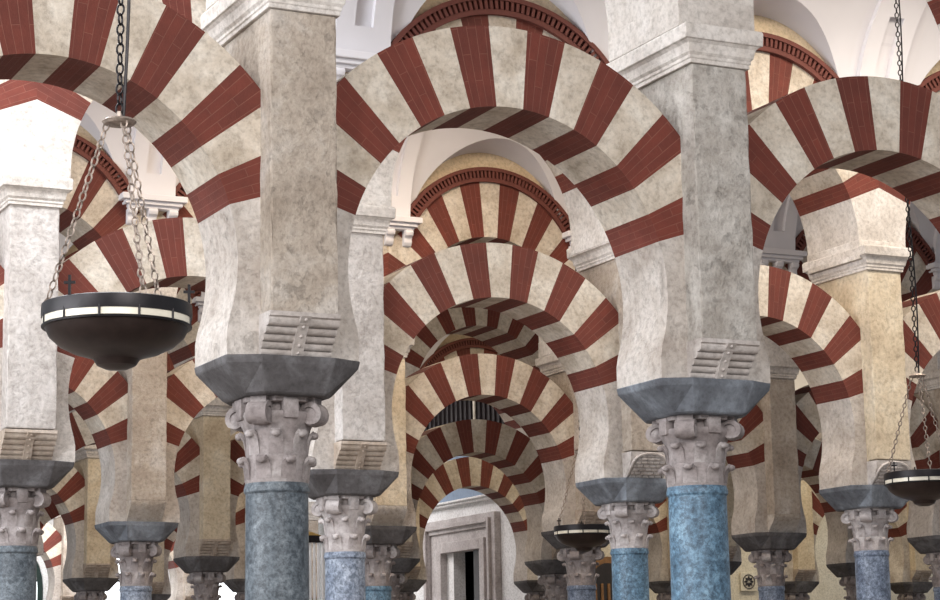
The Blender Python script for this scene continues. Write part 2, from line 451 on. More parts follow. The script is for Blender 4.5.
# ------------------------------------------------------------------ piers
PD = .50
def pier_shaft_me(mat):
    bm = bmesh.new()
    add_prism_x(bm, [(-.33, 0), (.33, 0), (.33, .255), (PD, .255), (PD, 5.90 - LZ), (-PD, 5.90 - LZ), (-PD, .255), (-.33, .255)], -PW, PW)
    fix(bm)
    bmesh.ops.subdivide_edges(bm, edges=[e for e in bm.edges if abs((e.verts[0].co - e.verts[1].co).z) > 1], cuts=14, use_grid_fill=True)
    bevel(bm, .012, 2)
    rnd = random.Random(3)
    for v in bm.verts:
        if .3 < v.co.z < 2.15: v.co += Vector((rnd.uniform(-.004, .004), rnd.uniform(-.004, .004), 0))
    return mesh_from(bm, 'pier_shaft', mat)
def roll_corbel_me(mat, n=5, round_=False):
    bm = bmesh.new()
    P0, P1 = Vector((-.325, 0)), Vector((-.495, .225))
    prof = [(-.30, 0)]
    def base(t):
        # concave quarter sweep
        return Vector((P0.x + (P1.x - P0.x) * (1 - math.cos(t * PI / 2)) * .75 + (P1.x - P0.x) * t * .25, P1.y * t))
    for i in range(n):
        a, b = base(i / n), base((i + 1) / n); mid = (a + b) / 2; h = (b - a).length / 2; d = (b - a).normalized(); nr = Vector((-d.y, d.x))
        for j in range(7):
            an = PI * j / 6
            q = mid - d * h * math.cos(an) * .98 + nr * h * math.sin(an) * .75
            prof.append((q.x, q.y))
    prof += [(-.50, .228), (-.512, .233), (-.512, .262), (-.30, .262)]
    add_prism_x(bm, prof, -PW - .012, PW + .012)
    fix(bm); me = mesh_from(bm, 'roll_corbel', mat); autosmooth(me, .5); return me
def basket_corbel_me(mat, n=7):
    """woven-looking corbel: rows of small rounded blocks under an arched rim"""
    bm = bmesh.new()
    P0, P1 = Vector((-.325, 0)), Vector((-.495, .235))
    def base(t):
        return Vector((P0.x + (P1.x - P0.x) * math.sin(t * PI / 2) ** .8, P1.y * t))
    prof = [(-.30, 0)] + [tuple(base(i / n)) for i in range(n + 1)] + [(-.50, .262), (-.30, .262)]
    add_prism_x(bm, prof, -PW - .005, PW + .005)
    for i in range(n):
        a, b = base(i / n), base((i + 1) / n); mid = (a + b) / 2; h = (b - a).length / 2; d = (b - a).normalized(); nr = Vector((-d.y, d.x))
        rowp = [tuple(mid - d * h * .9 * math.cos(PI * j / 5) + nr * h * .8 * math.sin(PI * j / 5)) for j in range(6)]
        w = .19 * (1 if i < n - 3 else (.95, .82, .55)[i - n + 3]); c = max(2, round(w / .035)); cw = 2 * w / c; off = cw / 2 if i % 2 else 0
        for k in range(c):
            x0 = max(-w, -w + k * cw - off); x1 = -w + (k + 1) * cw - off
            add_prism_x(bm, rowp, x0 + .004, x1 - .004)
    rim = [(-.215, .0), (-.215, .12)] + [(-.215 * math.cos(PI * j / 12), .12 + .125 * math.sin(PI * j / 12)) for j in range(1, 12)] + [(.215, .12), (.215, 0)]
    add_tube(bm, [(x, base(max(0, min(1, z / .235))).x - .012, z) for x, z in rim], .016, 6)
    fix(bm); me = mesh_from(bm, 'basket_corbel', mat); autosmooth(me, .6); return me
def strip_me(mat):
    bm = bmesh.new()
    P = [(-.355, .0), (-.378, .05), (-.415, .12), (-.47, .185), (-.525, .232)]
    for a, b in zip(P, P[1:]):
        pass
    prof = P + [(-.40, .232), (-.31, .0)]
    prof = [(y - .014, z) for y, z in P] + [(-.42, .232), (-.31, .0)]
    add_prism_x(bm, prof, -.036, .036)
    for i in range(5):
        t = (i + .5) / 5; j = min(3, int(t * 4)); f = t * 4 - j
        y = P[j][0] * (1 - f) + P[j + 1][0] * f - .016; z = P[j][1] * (1 - f) + P[j + 1][1] * f
        bmesh.ops.create_icosphere(bm, subdivisions=1, radius=.013, matrix=Matrix.Translation((0, y, z)))
    fix(bm); return mesh_from(bm, 'corbel_band', mat)
def plain_corbel_me(mat):
    bm = bmesh.new()
    prof = [(-.30, 0), (-.33, 0)]
    for i in range(1, 13):
        t = i / 12; prof.append((-.33 - .17 * math.sin(t * PI / 2) ** 1.4, .255 * t))
    prof += [(-.30, .255)]
    add_prism_x(bm, prof, -PW, PW); fix(bm); me = mesh_from(bm, 'plain_corbel', mat); autosmooth(me, .5); return me
def cornice_me(mat):
    """moulding that wraps the pier: (projection, height)"""
    bm = bmesh.new()
    P = [(0.0, 0), (.022, 0), (.022, .03), (.03, .034), (.03, .055), (.045, .075), (.05, .105), (.058, .135), (.078, .155), (.095, .16), (.1, .25), (.096, .262), (.09, .27)]
    secs = []
    for p, z in P:
        x, y = PW + p, PD + p
        secs.append([(-x, -y, z), (x, -y, z), (x, y, z), (-x, y, z)])
    add_loft(bm, secs); bevel(bm, .003, 1, .9)
    fix(bm); return mesh_from(bm, 'moulding', mat)
def block_me(mat):
    bm = bmesh.new(); add_box(bm, -.324, .324, -PD, PD, 0, .22); bevel(bm, .01, 2)
    return mesh_from(bm, 'springer_block', mat)
PIER = {}
def pier(r, k, label, group, mat='pier', corb='rolls', cmat='corbel', mould='pier_white', upper='pier_white'):
    t = thing('pier', label, 'pier', (colx(r, k), ROWY[r], LZ), 0, group)
    def get(key, f):
        if key not in PIER: PIER[key] = f()
        return PIER[key]
    obj('pier_shaft', get(('s', mat), lambda: pier_shaft_me(M[mat])), t, scale=(1, 1, 1.07 if r == 'B' else 1))
    if corb == 'rolls':
        c = obj('roll_corbel', get(('r', cmat), lambda: roll_corbel_me(M[cmat])), t)
        obj('corbel_band', get(('b', cmat), lambda: strip_me(M[cmat])), c)
    elif corb == 'fine':
        obj('basket_corbel', get(('f', cmat), lambda: basket_corbel_me(M[cmat])), t)
    else:
        obj('plain_corbel', get(('p', cmat), lambda: plain_corbel_me(M[cmat])), t)
    dz = {('B', 3): .15}.get((r, k), .09 if r == 'B' else 0)
    obj('moulding', get(('m', mould), lambda: cornice_me(M[mould])), t, (0, 0, 5.90 - LZ + dz))
    obj('springer_block', get(('u', upper), lambda: block_me(M[upper])), t, (0, 0, UZ - LZ))
    return t

# ------------------------------------------------------------------ upper walls and vaults (setting)
def upper_wall(r, k0, k1):
    bm = bmesh.new(); h = UH - .015; zt = 9.1
    for k in range(k0, k1):
        xa, xb = colx(r, k), colx(r, k + 1); xc = (xa + xb) / 2; sx = (xb - xa) / S
        n = 40; inner = []; outer = []
        for i in range(n + 1):
            t = PI * i / n; rr = (outer_up(t) + URI) / 2 if 22 < math.degrees(t) < 158 else 1.42 / max(abs(math.cos(t)), .3)
            x, z = rr * math.cos(t), UC + UZ + rr * math.sin(t)
            c, s = math.cos(t), math.sin(t)
            k1_ = 1.6 / abs(c) if abs(c) > 1e-6 else 99; k2_ = (zt - UC - UZ) / s if s > 1e-6 else 99
            ro = min(k1_, k2_)
            inner.append((xc + sx * x, z)); outer.append((xc + sx * ro * c, UC + UZ + ro * s))
        # include rectangle corners
        V = {}
        for y in (-h, h):
            V[y] = [(bm.verts.new((a[0], y, a[1])), bm.verts.new((b[0], y, b[1]))) for a, b in zip(inner, outer)]
        for i in range(n):
            for y in (-h, h):
                bm.faces.new((V[y][i][0], V[y][i][1], V[y][i + 1][1], V[y][i + 1][0]))
            bm.faces.new((V[-h][i][0], V[-h][i + 1][0], V[h][i + 1][0], V[h][i][0]))
            bm.faces.new((V[-h][i][1], V[-h][i + 1][1], V[h][i + 1][1], V[h][i][1]))
            # corner triangle where the outline turns
            a, b = outer[i], outer[i + 1]
            if (abs(abs(a[0] - xc) - 1.6 * sx) < 1e-4) != (abs(abs(b[0] - xc) - 1.6 * sx) < 1e-4):
                cx = xc + (1.6 * sx if a[0] > xc else -1.6 * sx)
                for y in (-h, h):
                    cv = bm.verts.new((cx, y, zt)); bm.faces.new((V[y][i][1], cv, V[y][i + 1][1]))
    fix(bm); return struct('wall_arcade', mesh_from(bm, 'wall_arcade', M['ledge']), (0, ROWY[r], 0))
VZ, VH = 7.72, 2.1
def vault(y0, y1, xs):
    """barrel vault with a lunette over every bay; xs are pier axes"""
    bm = bmesh.new(); yc = (y0 + y1) / 2; w = (y1 - y0) / 2
    N1, N2 = 10, 26
    def zs(u, RL, t):
        z1 = VZ + VH * math.cos(t)
        z2 = 7.68 + math.sqrt(max(0, RL * RL - u * u)) * (1.17 / RL) + .45 * (1 - abs(math.sin(t))) if abs(u) < RL - 1e-6 else 0
        return z1, z2
    cols_ = []
    for xa, xb in zip(xs, xs[1:]):
        xc = (xa + xb) / 2; hw = (xb - xa) / 2; RL = 1.17 * hw / 1.6
        us = [-hw, -hw + .2] + [-RL * math.cos(PI * i / 36) for i in range(37)] + [hw - .2]
        for u in us: cols_.append((xc + u, u, RL, hw))
    cols_.append((xs[-1], hw, RL, hw))
    grid = []
    for X, u, RL, hw in cols_:
        lo, hi = 0.0, PI / 2                     # groin: where the lunette overtakes the barrel
        if zs(u, RL, PI / 2)[1] <= VZ: lo = PI / 2 - .0005
        else:
            for _ in range(40):
                m_ = (lo + hi) / 2
                a, b = zs(u, RL, m_)
                if b > a: hi = m_
                else: lo = m_
        ts = min(lo, PI / 2 - .0005)
        th = [-PI / 2 + (PI / 2 - ts) * i / N1 for i in range(N1)] + [-ts + 2 * ts * i / N2 for i in range(N2)] + [ts + (PI / 2 - ts) * i / N1 for i in range(N1 + 1)]
        grid.append([bm.verts.new((X, yc + w * math.sin(t), max(zs(u, RL, t)))) for t in th])
    NT = len(grid[0]) - 1
    for a, b in zip(grid, grid[1:]):
        for j in range(NT): bm.faces.new((a[j], b[j], b[j + 1], a[j + 1]))
    bm.normal_update()
    me = mesh_from(bm, 'ceiling', M['vault']); autosmooth(me, .3)
    return struct('ceiling', me)
def bracket_me():
    bm = bmesh.new()
    # cornice slab on top
    for (p, z0, z1, hw) in ((.20, .25, .33, .43), (.16, .20, .25, .38), (.12, .16, .20, .34)):
        add_box(bm, -hw, hw, -p, .02, z0, z1)
    bevel(bm, .012, 2)
    return mesh_from(bm, 'bracket_cornice', M['vault'])
def scroll_me():
    bm = bmesh.new()
    prof = [(.02, .17), (-.11, .17), (-.125, .13), (-.11, .09), (-.075, .075), (-.06, .05), (-.06, .0), (-.035, -.04), (.02, -.06)]
    add_prism_x(bm, prof, -.06, .06); bevel(bm, .01, 2)
    me = mesh_from(bm, 'scroll', M['vault']); autosmooth(me, .6); return me
BRC, SCR = bracket_me(), scroll_me()
def rib_me(w):
    """broad pilaster with a sunk panel that rises from the bracket and follows the barrel"""
    bm = bmesh.new(); N = 30
    def strip(x0, x1, i0, i1, d):
        secs = []
        for i in range(i0, i1 + 1):
            t = PI / 2 - (PI / 2) * i / N
            cy = -w + w * math.sin(t); z = VZ + VH * math.cos(t)
            nrm = Vector((math.sin(t) / w, math.cos(t) / VH)).normalized()
            a = Vector((cy, z)) + nrm * .06; b = Vector((cy, z)) - nrm * d
            secs.append([(x0, b.x, b.y), (x1, b.x, b.y), (x1, a.x, a.y), (x0, a.x, a.y)])
        add_loft(bm, secs)
    strip(-.30, -.10, 0, N, .10); strip(.10, .30, 0, N, .10)
    strip(-.10, .10, 0, 3, .10); strip(-.10, .10, 3, 11, .035); strip(-.10, .10, 11, N, .10)
    fix(bm); me = mesh_from(bm, 'vault_rib', M['vault']); autosmooth(me, .6); return me
def vault_bracket(r, k, label, group):
    z = 7.47
    t = thing('vault_bracket', label, 'bracket', (colx(r, k), ROWY[r] - UH, z), 0, group)
    obj('cornice', BRC, t)
    for x in (-.27, .0, .27): obj('scroll', SCR, t, (x, 0, 0))
    prev = {'B': 'A', 'C': 'B', 'D': 'C'}[r]
    obj('vault_rib', rib_me((ROWY[r] - ROWY[prev]) / 2 - UH + .02), t, (0, .02, -z + .06))
    return t

# ------------------------------------------------------------------ build the arcades
COLS = {'A': range(-1, 3), 'B': range(-1, 5), 'C': range(0, 6), 'D': range(0, 8), 'E': range(1, 9), 'F': range(1, 5), 'G': range(2, 6)}
SPEC = {  # (row, k): column material, capital, impost, top of shaft, radius
 ('A', 0): ('teal', 'capital', 'impost', 2.88, .205), ('A', 1): ('blue', 'capital', 'impost_blue', 2.935, .21),
 ('B', 0): ('teal', 'capital', 'impost', 2.90, .20), ('B', 1): ('greyblue', 'capital_pale', 'impost', 2.88, .20),
 ('B', 2): ('blue', 'capital_pale', 'impost_blue', 2.95, .195), ('B', 3): ('slateblue', 'capital_pale', 'impost_blue', 2.96, .19),
 ('C', 1): ('greyblue', 'capital', 'impost_blue', 2.87, .20), ('C', 2): ('blue', 'capital', 'impost', 2.88, .19),
 ('C', 3): ('slateblue', 'capital', 'impost', 2.9, .20), ('C', 4): ('slateblue', 'capital', 'impost', 2.9, .19)}
PSPEC = {('A', 0): ('pier', 'rolls', 'corbel'), ('A', 1): ('pier_grey', 'rolls', 'corbel'), ('B', 0): ('pier_dimmed', 'rolls', 'corbel_brown'),
 ('B', 1): ('pier_dimmed', 'rolls', 'corbel_brown'), ('B', 2): ('pier', 'fine', 'corbel'), ('B', 3): ('pier_warm', 'fine', 'corbel'),
 ('C', 1): ('pier', 'plain', 'pier'), ('C', 2): ('pier_warm', 'plain', 'pier'), ('C', 4): ('pier', 'plain', 'pier')}
# what the photograph shows of each arcade, with the words that single each thing out
L_COL = {
 'A0': 'dark teal-grey marble column with mauve carved capital, left one of the two nearest',
 'A1': 'bright blue marble column with carved capital, right one of the two nearest',
 'B0': 'teal-grey column at the left edge of the photo, below the large bowl lamp',
 'B1': 'grey-blue column with pale capital, just right of the nearest dark teal column',
 'B2': 'blue column with pale capital, just left of the nearest bright blue column',
 'B3': 'slate-blue column with pale capital beside the bowl lamp at the right edge',
 'C1': 'grey-blue column under a smooth plain corbel, below and right of the large bowl lamp',
 'C2': 'small blue column half hidden behind the pale-capital grey-blue column left of the doorway',
 'C3': 'slate column standing directly behind the small hanging lamp right of the doorway',
 'C4': 'slate column beside the rosette plaque, right of the nearest bright blue column',
 'C5': 'slate column cut by the right edge, below the right-hand bowl lamp',
 'D2': 'shaded capital and impost close left of the nearest dark teal column',
 'D3': 'small shaded column squeezed between the half-hidden blue column and the stone doorway',
 'D4': 'small shaded capital and dark impost just left of the column behind the small lamp',
 'D5': 'sliver of dark impost between bright blue shaft and rosette plaque',
 'D6': 'small brownish capital close left of the slate-blue column at the right',
 'E2': 'small dark impost and capital at the bottom, right of the left-edge column',
 'E3': 'sliver of small capital touching the left side of the nearest teal shaft',
 'E4': 'tiny dark impost at the bottom edge, just left of the stone doorway',
 'E5': 'tiny dark impost at the bottom edge, touching the right side of the stone doorway',
 'E6': 'sliver of impost in the gap left of the bright blue shaft at the bottom',
 'E7': 'small impost and capital at the bottom between rosette plaque and slate-blue column',
 'E8': 'small impost and capital at the bottom, just right of the slate-blue column',
 'F3': 'thin edge of a far impost at the bottom, right of the plain-corbel column',
 'G3': 'far column under the brightest sunlit striped arch at lower left',
 'G4': 'far column behind the shaded capital left of the nearest teal column',
 'G5': 'far column behind the barred gate'}
L_PIER = {
 'A0': 'tall tan-brown stone pier over the nearest dark teal column, with rolled corbel',
 'A1': 'tall rough grey stone pier over the nearest bright blue column, with rolled corbel',
 'B0': 'whitish pier at the left edge, behind the left chain of the large lamp',
 'B1': 'pale pier with brown rolled corbel, just right of the tall tan-brown pier',
 'B2': 'pier with finely ribbed corbel just left of the nearest bright blue capital',
 'B3': 'warm tan pier with heavy moulding beside the right-hand lamp chain',
 'C1': 'pier with smooth plain corbel directly right of and behind the large bowl lamp',
 'C2': 'warm cream pier sliver with plain corbel, left of the stacked middle arches',
 'C3': 'shaded pier behind the chain of the small hanging lamp',
 'C4': 'brownish pier with smooth plain corbel, right of the nearest bright blue capital',
 'C5': 'shaded pier cut by the right edge, behind the right-hand lamp chains',
 'D2': 'ochre pier close left of the nearest dark teal column',
 'D3': 'dark rolled corbel sliver just left of the stone doorway',
 'D4': 'sliver of pier between the small stacked arches and the small hanging lamp',
 'D5': 'thin shaded pier sliver right beside the bright blue shaft',
 'D6': 'scrap of shaded pier just left of the springer over the slate-blue column',
 'E2': 'ochre pier at lower left, between the left-edge column and the plain-corbel pier',
 'E3': 'scrap of far pier touching the left side of the nearest teal column',
 'E4': 'narrow far pier at the left side of the smallest middle arch',
 'E6': 'far pier sliver just left of the bright blue shaft',
 'E7': 'small yellow-lit pier between the brownish plain-corbel pier and the slate-blue column',
 'E8': 'small yellow-lit pier just right of the slate-blue column, under the right-hand lamp',
 'F3': 'small far pier in the gap right of the plain-corbel column',
 'G3': 'bright far pier beside the sunlit striped arch at lower left',
 'G4': 'bright far pier sliver behind the shaded capital left of the teal column',
 'G5': 'far pier seen in the gap beside the barred gate'}
L_LOW = {
 'A-1': 'huge striped horseshoe arch at upper left, above the large bowl lamp',
 'A0': 'largest striped horseshoe arch in the middle, between the tan-brown and rough grey piers',
 'A1': 'huge striped horseshoe arch at upper right, cut by the right edge',
 'B-1': 'thin sliver of striped arch at the very left edge, beside the whitish pier',
 'B0': 'bright striped horseshoe arch behind the large bowl lamp and its chains',
 'B1': 'second-largest middle horseshoe arch, framed inside the largest one',
 'B2': 'warm-lit striped arch half between the rough grey pier and the warm tan pier',
 'B3': 'striped arch at the right edge behind the right-hand lamp chain',
 'C0': 'half-seen striped arch right of the whitish pier, below the large bowl lamp',
 'C1': 'half-seen striped arch between the plain-corbel pier and the nearest teal capital',
 'C2': 'warm striped horseshoe arch in the middle, third in size of the nested ones',
 'C3': 'striped springing of an arch just right of the nearest bright blue capital',
 'C4': 'shaded striped arch behind the slate-blue column pier and right-hand lamp',
 'D1': 'shaded small striped arch right part, low at left beside ochre pier and plain-corbel pier',
 'D2': 'striped scrap of arch squeezed between ochre pier and the nearest teal column',
 'D3': 'dull shaded horseshoe arch below the dark choir screen',
 'D5': 'shaded striped arch between the brownish plain-corbel pier and the slate-blue column',
 'E1': 'small striped arch at lower left, just left of the small ochre pier',
 'E2': 'far striped scraps of arch behind the plain-corbel column at left',
 'E4': 'smallest middle striped arch, directly framing the stone doorway',
 'E5': 'far arch springing in the gap left of the bright blue shaft',
 'E6': 'tiny arch foot at the bottom left of the small yellow-lit pier',
 'E7': 'far arch with cream light behind it, between the two small yellow-lit piers',
 'F2': 'tiny dark striped arch piece above the sunlit arch at lower left',
 'F3': 'tiny striped arch piece in the gap right of the plain-corbel column',
 'G2': 'brightest sunlit striped arch, very small at lower left beside the green window frame',
 'G3': 'sunlit striped arch scrap between plain-corbel column and shaded capital'}
L_UP = {
 'A0': 'white foot of the nearest upper arch, at top above the rough grey pier',
 'A1': 'striped foot of the nearest upper arch in the top right corner',
 'B-1': 'pink striped upper arch foot at the left edge above the whitish pier, left half',
 'B0': 'upper striped arch foot at left, right half above the whitish pier',
 'B1': 'upper arch with red dentil band peeping over the largest middle arch',
 'B2': 'upper arch with red dentil band right of the rough grey pier top',
 'B3': 'upper arch foot with dentil band at the right edge, right of the warm tan pier',
 'C0': 'upper arch with dentil band seen through the large lamp chains',
 'C1': 'scraps of upper arch above the bright arch behind the large lamp',
 'C2': 'upper arch with dentil band and tan lunette, nested inside the largest middle arch',
 'C3': 'tiny scrap of upper arch right of the rough grey pier',
 'C4': 'upper arch with dentil band between the warm tan pier and right-hand lamp chain',
 'D1': 'shaded upper arch scrap just right of the whitish pier, behind the lamp chains',
 'D3': 'shaded upper arch crown under the second-largest middle arch',
 'E1': 'tiny upper arch scrap right beside the whitish pier, below the large lamp',
 'E2': 'tiny upper arch scrap right of the plain-corbel pier',
 'E4': 'dim small upper arch with dentil band above the warm third nested arch'}
L_BR = {
 'B1': 'white vault bracket and pilaster at the top, right of the tan-brown pier',
 'B3': 'white vault bracket and pilaster at the top right, above the striped arch crown',
 'C1': 'white corniced bracket with scrolls behind the large lamp chains',
 'C2': 'white scrolled bracket beside the pale pier right of the tan-brown pier',
 'C3': 'sliver of white bracket at the right end of the nested dentil band',
 'C4': 'white scrolled bracket just right of the rough grey pier',
 'C5': 'white scrolled bracket at the right edge behind the lamp chain',
 'D2': 'small shaded bracket under the bright arch right of the large lamp'}
G = {'A': 'nearest arcade', 'B': 'second arcade', 'C': 'third arcade', 'D': 'fourth arcade', 'E': 'fifth arcade', 'F': 'sixth arcade', 'G': 'seventh arcade'}
def rk(key): return key[0], int(key[1:])
for key, lab in L_COL.items():
    r, k = rk(key); cm, cc, ci, zt, rad = SPEC.get((r, k), ('slateblue', 'capital', 'impost', 2.90, .195))
    column(r, k, lab, 'columns of the ' + G[r], cm, cc, ci, zt, rad, r in 'ABCD')
for key, lab in L_PIER.items():
    r, k = rk(key); pm, pc, pcm = PSPEC.get((r, k), ('pier_warm' if r in 'DEF' else 'pier', 'rolls', 'corbel_brown'))
    pier(r, k, lab, 'piers of the ' + G[r], pm, pc, pcm)
for key, lab in L_LOW.items(): lower_arch(*rk(key), lab, 'horseshoe arches of the ' + G[key[0]])
for key, lab in L_UP.items(): upper_arch(*rk(key), lab, 'upper arches of the ' + G[key[0]])
for key, lab in L_BR.items(): vault_bracket(*rk(key), lab, 'white vault brackets')
for r in 'ABCDEF': upper_wall(r, COLS[r][0], COLS[r][-1])
order = 'ABCDEF'
for a, b in zip(order, order[1:]):
    ks = sorted(set(COLS[a]) | set(COLS.get(b, [])))
    vault(ROWY[a] + UH - .02, ROWY[b] - UH + .02, [X0 + k * S for k in range(ks[0] - 1, ks[-1] + 2)])


vault(6.2, ROWY['A'] - UH + .02, [X0 + k * S for k in range(-3, 4)])
vault(ROWY['F'] + UH - .02, 52.6, [X0 + k * S for k in range(0, 6)])
# floor
bm = bmesh.new(); add_box(bm, -15, 48, -8, 60, -.2, 0); struct('floor', mesh_from(bm, 'floor', M['floor']))

# ------------------------------------------------------------------ far walls
M['cream'] = stone('cream_wall_plaster', (.60, .55, .44), (.68, .63, .52), (.74, .70, .60), (.5, .45, .36), 1.2, .9, .15, .15)
M['portal'] = stone('grey_portal_stone', (.38, .34, .33), (.47, .43, .42), (.55, .52, .51), (.28, .25, .24), 2.0, .85, .25, .3)
M['wood'] = plain('brown_door_wood', (.24, .12, .045), .55, 0, .3, 9)
M['darkwood'] = plain('dark_choir_wood', (.022, .017, .018), .5, 0, .3, 9)
M['green'] = plain('dark_green_frame', (.012, .03, .026), .4, 0, .2)
M['backlit_bar'] = plain('backlit_white_bar', (.80, .82, .84), .4, 0, .05)  # white colour stands in for bright daylight behind the bars
def glassmat():
    m, nt, b = nodes_of('clear_window_glass'); b.inputs['Base Color'].default_value = (.9, .96, .97, 1); b.inputs['Roughness'].default_value = .05
    b.inputs['Transmission Weight'].default_value = 1; b.inputs['IOR'].default_value = 1.05; return m
M['glass'] = plain('daylit_window_glass', (.85, .9, .95), .2, 0, .05, 4, ((.93, .97, 1), 2.2))
M['blueglass'] = plain('blue_grey_window_glass', (.20, .27, .37), .15, 0, .1)
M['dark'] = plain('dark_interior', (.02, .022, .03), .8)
def wall_boxes(name, boxes, mat):
    bm = bmesh.new()
    for b in boxes: add_box(bm, *b)
    fix(bm); return struct(name, mesh_from(bm, name, mat))
# wall on the right with the cream plaster, facing the nave
wall_boxes('wall_back', [(21.8, 46, 46.0, 46.3, 0, 10)], M['cream'])
# side wall with the stone portal (faces left)
PX = 21.5
wall_boxes('wall_right', [(PX, PX + .3, 40.0, 42.9, 0, 9.5), (PX, PX + .3, 44.6, 46.0, 0, 9.5), (PX, PX + .3, 42.9, 44.6, 4.60, 9.5), (PX, PX + .3, 46.0, 58, 0, 9.5)], M['wall'])

def frame_x(bm, x0, x1, ya, yb, z, wd):
    add_box(bm, x0, x1, ya, ya + wd, 0, z); add_box(bm, x0, x1, yb - wd, yb, 0, z); add_box(bm, x0, x1, ya + wd, yb - wd, z - wd, z)
t = thing('portal', 'grey stone doorway with stepped mouldings, framed by the smallest arches in the middle', 'doorway', (PX, 44.0, 0))
def pobj(n, bm, m, bw=.01):
    if bw: bevel(bm, bw, 1)
    else: fix(bm)
    o = obj(n, mesh_from(bm, n, m), t); o.location = (-PX, -44.0, 0); return o
bm = bmesh.new(); frame_x(bm, PX - .16, PX, 42.15, 45.95, 5.36, .32); pobj('outer_frame', bm, M['portal'])
bm = bmesh.new(); frame_x(bm, PX - .24, PX, 42.32, 45.74, 5.24, .10); pobj('frame_moulding', bm, M['portal'])
bm = bmesh.new(); frame_x(bm, PX - .10, PX, 42.47, 45.63, 5.04, .30); pobj('inner_frame', bm, M['portal'])
bm = bmesh.new(); frame_x(bm, PX - .17, PX, 42.70, 45.2, 4.82, .24); pobj('door_surround', bm, M['portal'])
bm = bmesh.new(); add_box(bm, PX - .14, PX, 42.0, 46.0, 5.66, 5.72); add_box(bm, PX - .2, PX, 41.95, 46.0, 5.72, 5.77); pobj('cornice', bm, M['wall'])
bm = bmesh.new(); add_box(bm, PX - .04, PX, 42.0, 46.0, 5.78, 6.9); pobj('transom_window', bm, M['blueglass'])
bm = bmesh.new(); add_box(bm, PX + .02, PX + .08, 42.9, 43.6, 0, 4.59); pobj('door_leaf', bm, M['darkwood'])
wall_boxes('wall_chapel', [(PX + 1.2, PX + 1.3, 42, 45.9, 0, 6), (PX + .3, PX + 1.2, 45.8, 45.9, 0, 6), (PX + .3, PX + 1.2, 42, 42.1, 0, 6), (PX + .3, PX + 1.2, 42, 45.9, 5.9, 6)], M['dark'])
# dark choir screen over the portal
t = thing('choir_screen', 'dark slatted wooden screen high above the stone doorway', 'screen', (PX - .02, 43.8, 6.95))
bm = bmesh.new(); add_box(bm, -.12, 0, -3.6, 3.6, 0, 1.75); fix(bm); obj('panel', mesh_from(bm, 'panel', M['darkwood']), t)
bm = bmesh.new()
for i in range(30): add_box(bm, -.17, -.11, -3.5 + i * .24, -3.42 + i * .24, .06, 1.72)
fix(bm); obj('slats', mesh_from(bm, 'slats', M['darkwood']), t)
bm = bmesh.new(); add_tube(bm, [(-.25, -.98, 0), (-.25, -.98, 1.7)], .035, 8); fix(bm); obj('pole', mesh_from(bm, 'pole', M['band']), t)

# brown arched door and the rosette plaque on the cream wall
def arch_outline(w, zs, n=14):
    return [(-w, 0)] + [(-w * math.cos(PI * i / n), zs + w * math.sin(PI * i / n)) for i in range(n + 1)] + [(w, 0)]
t = thing('arched_door', 'brown arched wooden door in the ochre-lit wall between two columns', 'door', (26.35, 45.98, 0))
bm = bmesh.new(); add_prism_y(bm, arch_outline(.62, 4.0), -.12, 0); fix(bm); obj('door_frame', mesh_from(bm, 'door_frame', M['wood']), t)
bm = bmesh.new(); add_prism_y(bm, arch_outline(.48, 3.98), -.14, -.02); fix(bm)
obj('door_panel', mesh_from(bm, 'door_panel', M['darkwood']), t)
bm = bmesh.new()
for i in range(5): add_box(bm, -.42 + i * .19, -.34 + i * .19, -.165, -.13, .1, 3.95)
bevel(bm, .01, 1); obj('door_slats', mesh_from(bm, 'door_slats', M['wood']), t)
t = thing('wall_plaque', 'small square plaque with a dark eight-petal rosette on the cream wall', 'plaque', (30.55, 45.98, 3.78))
bm = bmesh.new(); add_box(bm, -.24, .24, -.05, 0, 0, .48); bevel(bm, .012, 2); obj('tile', mesh_from(bm, 'tile', M['cream']), t)
bm = bmesh.new(); ring(bm, .165, .185, .24, -.05, -.065, 0, 2 * PI - .001, 28)
for i in range(8):
    a = i * PI / 4; c, s_ = math.cos(a), math.sin(a)
    pr = [(.03, 0), (.09, .035), (.15, 0), (.09, -.035)]
    add_prism_y(bm, [(x * c - z * s_, .24 + x * s_ + z * c) for x, z in pr], -.068, -.045)
fix(bm); obj('rosette', mesh_from(bm, 'rosette', M['darkwood']), t)

